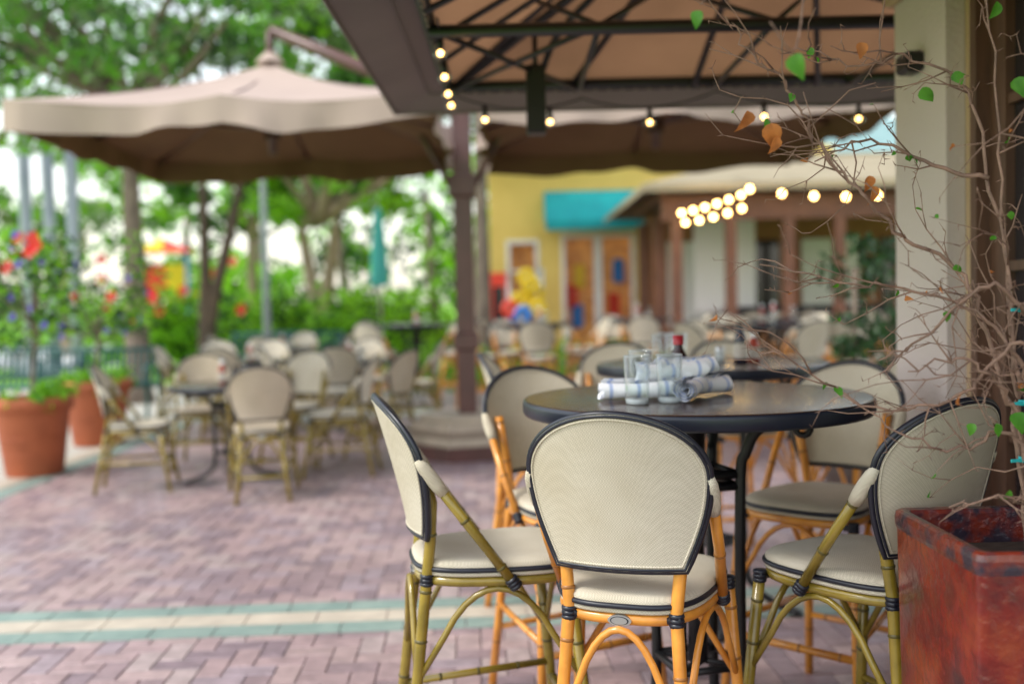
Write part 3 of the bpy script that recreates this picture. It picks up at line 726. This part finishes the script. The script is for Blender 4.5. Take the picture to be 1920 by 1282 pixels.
for i in range(150):
    x = rr.uniform(-8.6, -1.6); y = rr.uniform(20.5, 25); hgt = rr.uniform(.3, 1.8)
    hd.clump((x, y, hgt*.5+.1), (.7, .6, hgt*.5), 85, .13, [rr.choice([0, 0, 2]), rr.choice([0, 1, 2])], rr)
for i in range(9): flower(hd, (rr.uniform(-8.5, -5), 20.2, rr.uniform(1.2, 2.6)), .13, 3)
hd.obj('garden_hedge', [LF1, LF2, LF3, FLOW])
sp = MB(); rr = random.Random(9)
for i in range(40):
    sp.clump((rr.uniform(-1.6, 2.2), rr.uniform(14.6, 17), rr.uniform(.1, .5)), (.35, .3, .3), 70, .07, [0, 1, 1], rr)
sp.obj('low_shrubs', [LF1, LF2])
dt = MB(); rr = random.Random(31)
for i in range(340):
    x = rr.uniform(-34, 26); y = rr.uniform(38, 50); z = rr.uniform(.5, 7.5)
    px = x/y
    if -.43 < px < -.36 and z > 2.0: continue
    if px < -.36 and z > 2.0 and rr.random() < .6: continue
    if -.36 < px < -.2 and z > 3.5 and rr.random() < .6: continue
    q = rr.uniform(.7, 1.8); dt.clump((x, y, z), (q*1.3, q, q), 60, .34, [rr.choice([0, 0, 2]), rr.choice([0, 1, 2])], rr)
for i in range(12): dt.tube([(-14+i*3.6, 42, 0), (-14+i*3.6+rr.uniform(-.6, .6), 42, 6)], [.25, .12], 3, 7)
dt.obj('distant_trees', [LF1, LF2, LF3, BARK])

lp = MB(); lp.tube([(0, 0, 0), (0, 0, 3.8)], [.07, .045], 0, 10); lp.lathe([(.14, 0), (.14, .1), (.08, .3)], n=12, m=0)
lp.lathe([(.05, 0), (.17, .1), (.14, .4), (.03, .5), (.0001, .52)], (0, 0, 3.75), 12, 1)
lp.obj('street_lamp', [mat('grey_metal', (.26, .30, .30), rough=.5), mat('lamp_glass', (.8, .8, .75), rough=.3)], (-3.95, 16.1, 0))
tq = mat('turquoise_canvas', (.10, .52, .50), (.12, .58, .55), scale=4, rough=.8, trans=.3)
for x, y in ((-2.65, 20.2),):
    b = MB(); b.tube([(0, 0, 0), (0, 0, 3.3)], .03, 1, 8)
    n = 24; prof = [(.06, 3.25), (.09, 2.9), (.13, 2.3), (.16, 1.75), (.13, 1.7)]
    vs = [(r_*(1+.25*math.sin(k*math.pi/2))*math.cos(k*2*math.pi/n), r_*(1+.25*math.sin(k*math.pi/2))*math.sin(k*2*math.pi/n), z) for r_, z in prof for k in range(n)]
    b.add(vs, [(i*n+k, i*n+(k+1) % n, (i+1)*n+(k+1) % n, (i+1)*n+k) for i in range(4) for k in range(n)], 0, True)
    b.obj('closed_parasol', [tq, BADGE], (x, y, 0))
pg = MB()
YEL = mat('yellow_plastic', (.90, .62, .02), rough=.35); REDP = mat('red_plastic', (.85, .06, .03), rough=.35); BLU = mat('blue_plastic', (.03, .25, .75), rough=.35)
for x in (-.6, .6):
    for y in (-.6, .6): pg.tube([(x, y, 0), (x, y, 3.0)], .06, 2, 8)
pg.box((0, 0, 1.6), (1.3, 1.3, .08), 0)
for k, m in enumerate((0, 1, 0, 1)):
    q = [(-.8, -.8), (.8, -.8), (.8, .8), (-.8, .8)]; A, B = q[k], q[(k+1) % 4]; h1 = ((A[0]+B[0])/2, (A[1]+B[1])/2)
    pg.add([(*A, 2.9), (*h1, 2.9), (0, 0, 3.3), (*B, 2.9)], [(0, 1, 2)], m); pg.add([(*h1, 2.9), (*B, 2.9), (0, 0, 3.3)], [(0, 1, 2)], 1-m)
pg.box((-.3, -.62, 2.15), (.7, .05, .8), 1); pg.box((.35, -.62, 2.15), (.6, .05, .8), 0); pg.box((-.62, 0, 2.0), (.05, 1.1, .7), 0)
sl = [(.7+.25*k, z) for k, z in enumerate((1.65, 1.6, 1.3, .95, .62, .35, .2))]
for (x, z), (x2, z2) in zip(sl, sl[1:]):
    pg.add([(x, -.3, z), (x2, -.3, z2), (x2, .3, z2), (x, .3, z)], [(0, 1, 2, 3)], 0)
    for s_ in (-.3, .3): pg.add([(x, s_, z), (x2, s_, z2), (x2, s_, z2+.2), (x, s_, z+.2)], [(0, 1, 2, 3)], 0)
pg.obj('playground_slide', [YEL, REDP, BLU], (-9.7, 28, 0), .3)
wb = MB()
for k in range(3):
    wb.tube([(k*.5, 0, 0), (k*.5, 0, 5.3)], .12, 0, 14); wb.box((k*.5, 0, .12), (.4, .4, .24), 0)
wb.box((.5, 0, 5.38), (1.6, .3, .16), 1)
for k in range(5): wb.box((-.3+k*.4, 0, 5.52), (.08, 2.0, .1), 1)
wb.obj('garden_pergola', [mat('lilac_paint', (.45, .47, .60), (.38, .40, .54), scale=3, rough=.7), mat('white_paint', (.78, .8, .86), rough=.7)], (-9.9, 20.5, 0), -.1)

# ------------------------------------------------------------ yellow shop
YW = mat('yellow_stucco', (.84, .60, .17), (.78, .54, .14), scale=2, rough=.85, bump=.2)
WH = mat('white_trim', (.80, .77, .74), rough=.5)
INT = mat('shop_interior', (.30, .10, .03), (.75, .42, .12), scale=3.5, rough=.6, emit=(.8, .36, .12), estr=.2)
ys = MB()
Yf = 20.0
def wallseg(x0_, x1_, z0_, z1_, m=0, d=.3, y_=Yf): ys.box(((x0_+x1_)/2, y_+d/2, (z0_+z1_)/2), (x1_-x0_, d, z1_-z0_), m)
ops = [(-.08, .58, .7, 2.55), (1.02, 2.50, 0, 2.65), (2.95, 3.55, .5, 2.6)]
wallseg(-.4, -.08, 0, 4.3); wallseg(.58, 1.02, 0, 4.3); wallseg(2.50, 2.95, 0, 4.3); wallseg(3.55, 6.5, 0, 4.3)
for a_, b_, c_, d_ in ops:
    wallseg(a_, b_, d_, 4.3)
    if c_ > 0: wallseg(a_, b_, 0, c_)
    ys.box(((a_+b_)/2, Yf+.05, d_-.04), (b_-a_, .14, .08), 1)
    for q in (a_+.04, b_-.04): ys.box((q, Yf+.05, (c_+d_)/2), (.08, .13, d_-c_-.16), 1)
    ys.box(((a_+b_)/2, Yf+.05, c_+.04), (b_-a_, .15, .08), 1)
    ys.box(((a_+b_)/2, Yf+.6, (c_+d_)/2), (b_-a_+.6, .05, d_-c_+.4), 2)
    ys.box(((a_+b_)/2, Yf+.07, (c_+d_)/2), (b_-a_-.16, .015, d_-c_-.16), 4)
ys.box((1.76, Yf+.05, 1.33), (.16, .12, 2.5), 1)
for i, (x, z, cc_) in enumerate([(.1, 1.2, 5), (.4, 1.7, 6), (1.35, 1.0, 6), (1.4, 1.8, 5), (2.1, 1.2, 3), (2.2, 1.9, 6), (3.2, 1.5, 3), (3.3, .9, 5), (1.25, 1.4, 3)]):
    ys.box((x, Yf+.4, z), (.22, .2, .5), cc_, bev=.04)
ys.box((2.0, Yf+3, 4.35), (5.2, 6.6, .14), 1)
ys.add([(.70, Yf-.02, 3.50), (2.72, Yf-.02, 3.50), (2.72, Yf-.75, 2.86), (.70, Yf-.75, 2.86), (.70, Yf-.02, 2.86), (2.72, Yf-.02, 2.86), (.70, Yf-.75, 2.68), (2.72, Yf-.75, 2.68)],
       [(0, 1, 2, 3), (0, 3, 4), (1, 5, 2), (3, 2, 7, 6)], 7)
ys.box((-.25, Yf+3.3, 2.1), (.3, 6, 4.2), 0)
ys.obj('yellow_shop', [YW, WH, INT, REDP, thin_glass('shop_glass', (.97, .97, .97)), YEL, BLU, mat('teal_awning', (.0, .30, .34), (.0, .36, .39), scale=3, rough=.7)])
dr = MB()
for x in (-.3, .3): dr.tube([(x, 0, 0), (x, 0, 1.9)], .025, 3, 8)
for z in (.4, 1.1, 1.85): dr.tube([(-.3, 0, z), (.3, 0, z)], .02, 3, 6)
for i, (x, z, m) in enumerate([(-.15, .95, 2), (.15, .8, 2), (-.1, 1.35, 0), (.18, 1.45, 0), (.02, 1.75, 0), (-.28, 1.2, 1), (-.28, .8, 2), (.2, 1.2, 0), (.1, 1.6, 0), (-.05, 1.1, 2)]):
    dr.tube([(x+.10*math.cos(t*.45), -.08-.02*i, z+.10*math.sin(t*.45)) for t in range(14)], .065, m, 8, closed=True)
dr.obj('beach_ring_rack', [YEL, REDP, BLU, BADGE], (.26, 17.6, 0))
vm = MB(); vm.box((0, 0, .95), (.30, .5, 1.8), 0, bev=.03); vm.box((0, -.252, 1.25), (.2, .02, .7), 1); vm.box((0, -.256, .5), (.2, .02, .14), 2)
vm.obj('vending_machine', [REDP, DGL, IRON], (-.22, 18.2, 0))

# ------------------------------------------------------------ pavilion restaurant at right
pv = MB()
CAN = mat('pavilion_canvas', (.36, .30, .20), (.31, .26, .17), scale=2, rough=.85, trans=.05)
CAN2 = mat('pavilion_underside_shade', (.12, .08, .05), (.09, .06, .04), scale=2, rough=.9)  # dark brown puts the shadow beneath the canopy into the colour
WD = mat('red_brown_wood', (.17, .065, .035), (.12, .045, .025), scale=5, rough=.5)
x0, x1, y0, y1 = 2.2, 9.0, 13.8, 19.0; ze = 2.86
pv.add([(x0-.4, y0-.4, ze), (x1, y0-.4, ze), (x1, y0+1.6, 3.45), (x0+1.6, y0+1.6, 3.45), (x0-.4, y1, ze), (x0+1.6, y1, 3.45), (x0-.4, y0-.4, ze-.10), (x1, y0-.4, ze-.10), (x0-.4, y1, ze-.10)],
       [(0, 1, 2, 3), (0, 3, 5, 4), (0, 6, 7, 1), (0, 4, 8, 6)], 0)
pv.box(((x0+x1)/2+.8, y0+3.4, 3.47), (x1-x0-1.6, 3.6, .05), 0)
pv.add([(x0-.38, y0-.38, ze-.04), (x1, y0-.38, ze-.04), (x1, y1, ze-.04), (x0-.38, y1, ze-.04)], [(0, 1, 2, 3)], 6)  # second layer under the canvas, painted dark as its underside shadow
for k in range(9): pv.box((x0-.1+k*.8, y0+1.2, ze-.10), (.07, 3.0, .10), 1)
for x in (2.3, 3.05, 3.85, 4.55, 5.4, 6.4): pv.box((x, y0, 1.3), (.14, .14, 2.6), 1, bev=.01)
for y in (15.4, 17.2): pv.box((2.3, y, 1.3), (.17, .17, 2.6), 1)
pv.box((5.4, y0, 2.56), (6.6, .12, .34), 1)
pv.box((5.9, 17.6, 1.4), (7.0, .2, 2.8), 2)
for x, w_, m in ((3.1, .7, 3), (4.3, .8, 4), (5.6, 1.0, 3), (7, 1, 4)): pv.box((x, 17.46, 1.55), (w_, .06, 1.5), m)
pv.box((3.35, 15.6, 1.85), (.95, .06, 1.5), 3)
pv.box((4.6, 15.2, .58), (2.4, .5, 1.1), 5, bev=.02); pv.box((4.6, 15.15, 1.15), (2.6, .7, .05), 5)
pv.obj('patio_pavilion', [CAN, WD, mat('orange_wall', (.38, .16, .07), (.32, .135, .06), scale=2, rough=.8), WH, DGL, IRON, CAN2])
hs = MB(); hs.box((0, 3, 2.2), (10, 6, 4.4), 0)
hs.add([(-5.4, -.4, 4.2), (5.4, -.4, 4.2), (4, 3, 6.2), (-4, 3, 6.2), (-5.4, 6.4, 4.2), (5.4, 6.4, 4.2)], [(0, 1, 2, 3), (0, 3, 4), (1, 5, 2), (3, 2, 5, 4)], 1)
hs.box((-2, -.03, 2), (1.2, .1, 1.6), 2); hs.box((1.5, -.03, 2), (1.2, .1, 1.6), 2)
hs.obj('teal_roof_house', [mat('beige_wall', (.50, .42, .30), rough=.8), mat('teal_metal_roof', (.20, .33, .33), (.24, .37, .37), scale=3, rough=.5), DGL], (12.2, 25, 0))

# ------------------------------------------------------------ sky, sun, camera
el, az = math.radians(52), math.radians(-112)   # hazy sun from the left
wd = bpy.data.worlds.new('World'); sc.world = wd; wd.use_nodes = True
nt = wd.node_tree; N = nt.nodes; L = nt.links
sky = N.new('ShaderNodeTexSky'); sky.sky_type = 'NISHITA'; sky.sun_disc = False
sky.sun_elevation = el; sky.sun_rotation = az; sky.air_density = 1.6; sky.dust_density = 1.2; sky.ozone_density = .8
hsv = N.new('ShaderNodeHueSaturation'); hsv.inputs['Saturation'].default_value = .38; hsv.inputs['Value'].default_value = 2.2
L.new(sky.outputs[0], hsv.inputs['Color']); L.new(hsv.outputs[0], N['Background'].inputs[0]); N['Background'].inputs[1].default_value = .15
sd = bpy.data.lights.new('sun', 'SUN'); sd.energy = 2.6; sd.angle = math.radians(12); sd.color = (1, .95, .87)
so = bpy.data.objects.new('sun', sd); sc.collection.objects.link(so)
d = V((math.sin(az)*math.cos(el), math.cos(az)*math.cos(el), math.sin(el)))
so.rotation_euler = d.to_track_quat('Z', 'Y').to_euler()
cam = bpy.data.cameras.new('camera'); co = bpy.data.objects.new('camera', cam); sc.collection.objects.link(co)
cam.lens = 35; cam.sensor_width = 36; cam.clip_end = 1000; cam.clip_start = .05
co.matrix_world = Matrix.Translation((0, 0, 1.35)) @ Matrix.Rotation(math.radians(90-2.4), 4, 'X') @ Matrix.Rotation(math.radians(-1.3), 4, 'Z')
cam.dof.use_dof = True; cam.dof.focus_distance = 2.15; cam.dof.aperture_fstop = 1.4
sc.camera = co
sc.view_settings.view_transform = 'Standard'; sc.view_settings.look = 'None'; sc.view_settings.exposure = 0
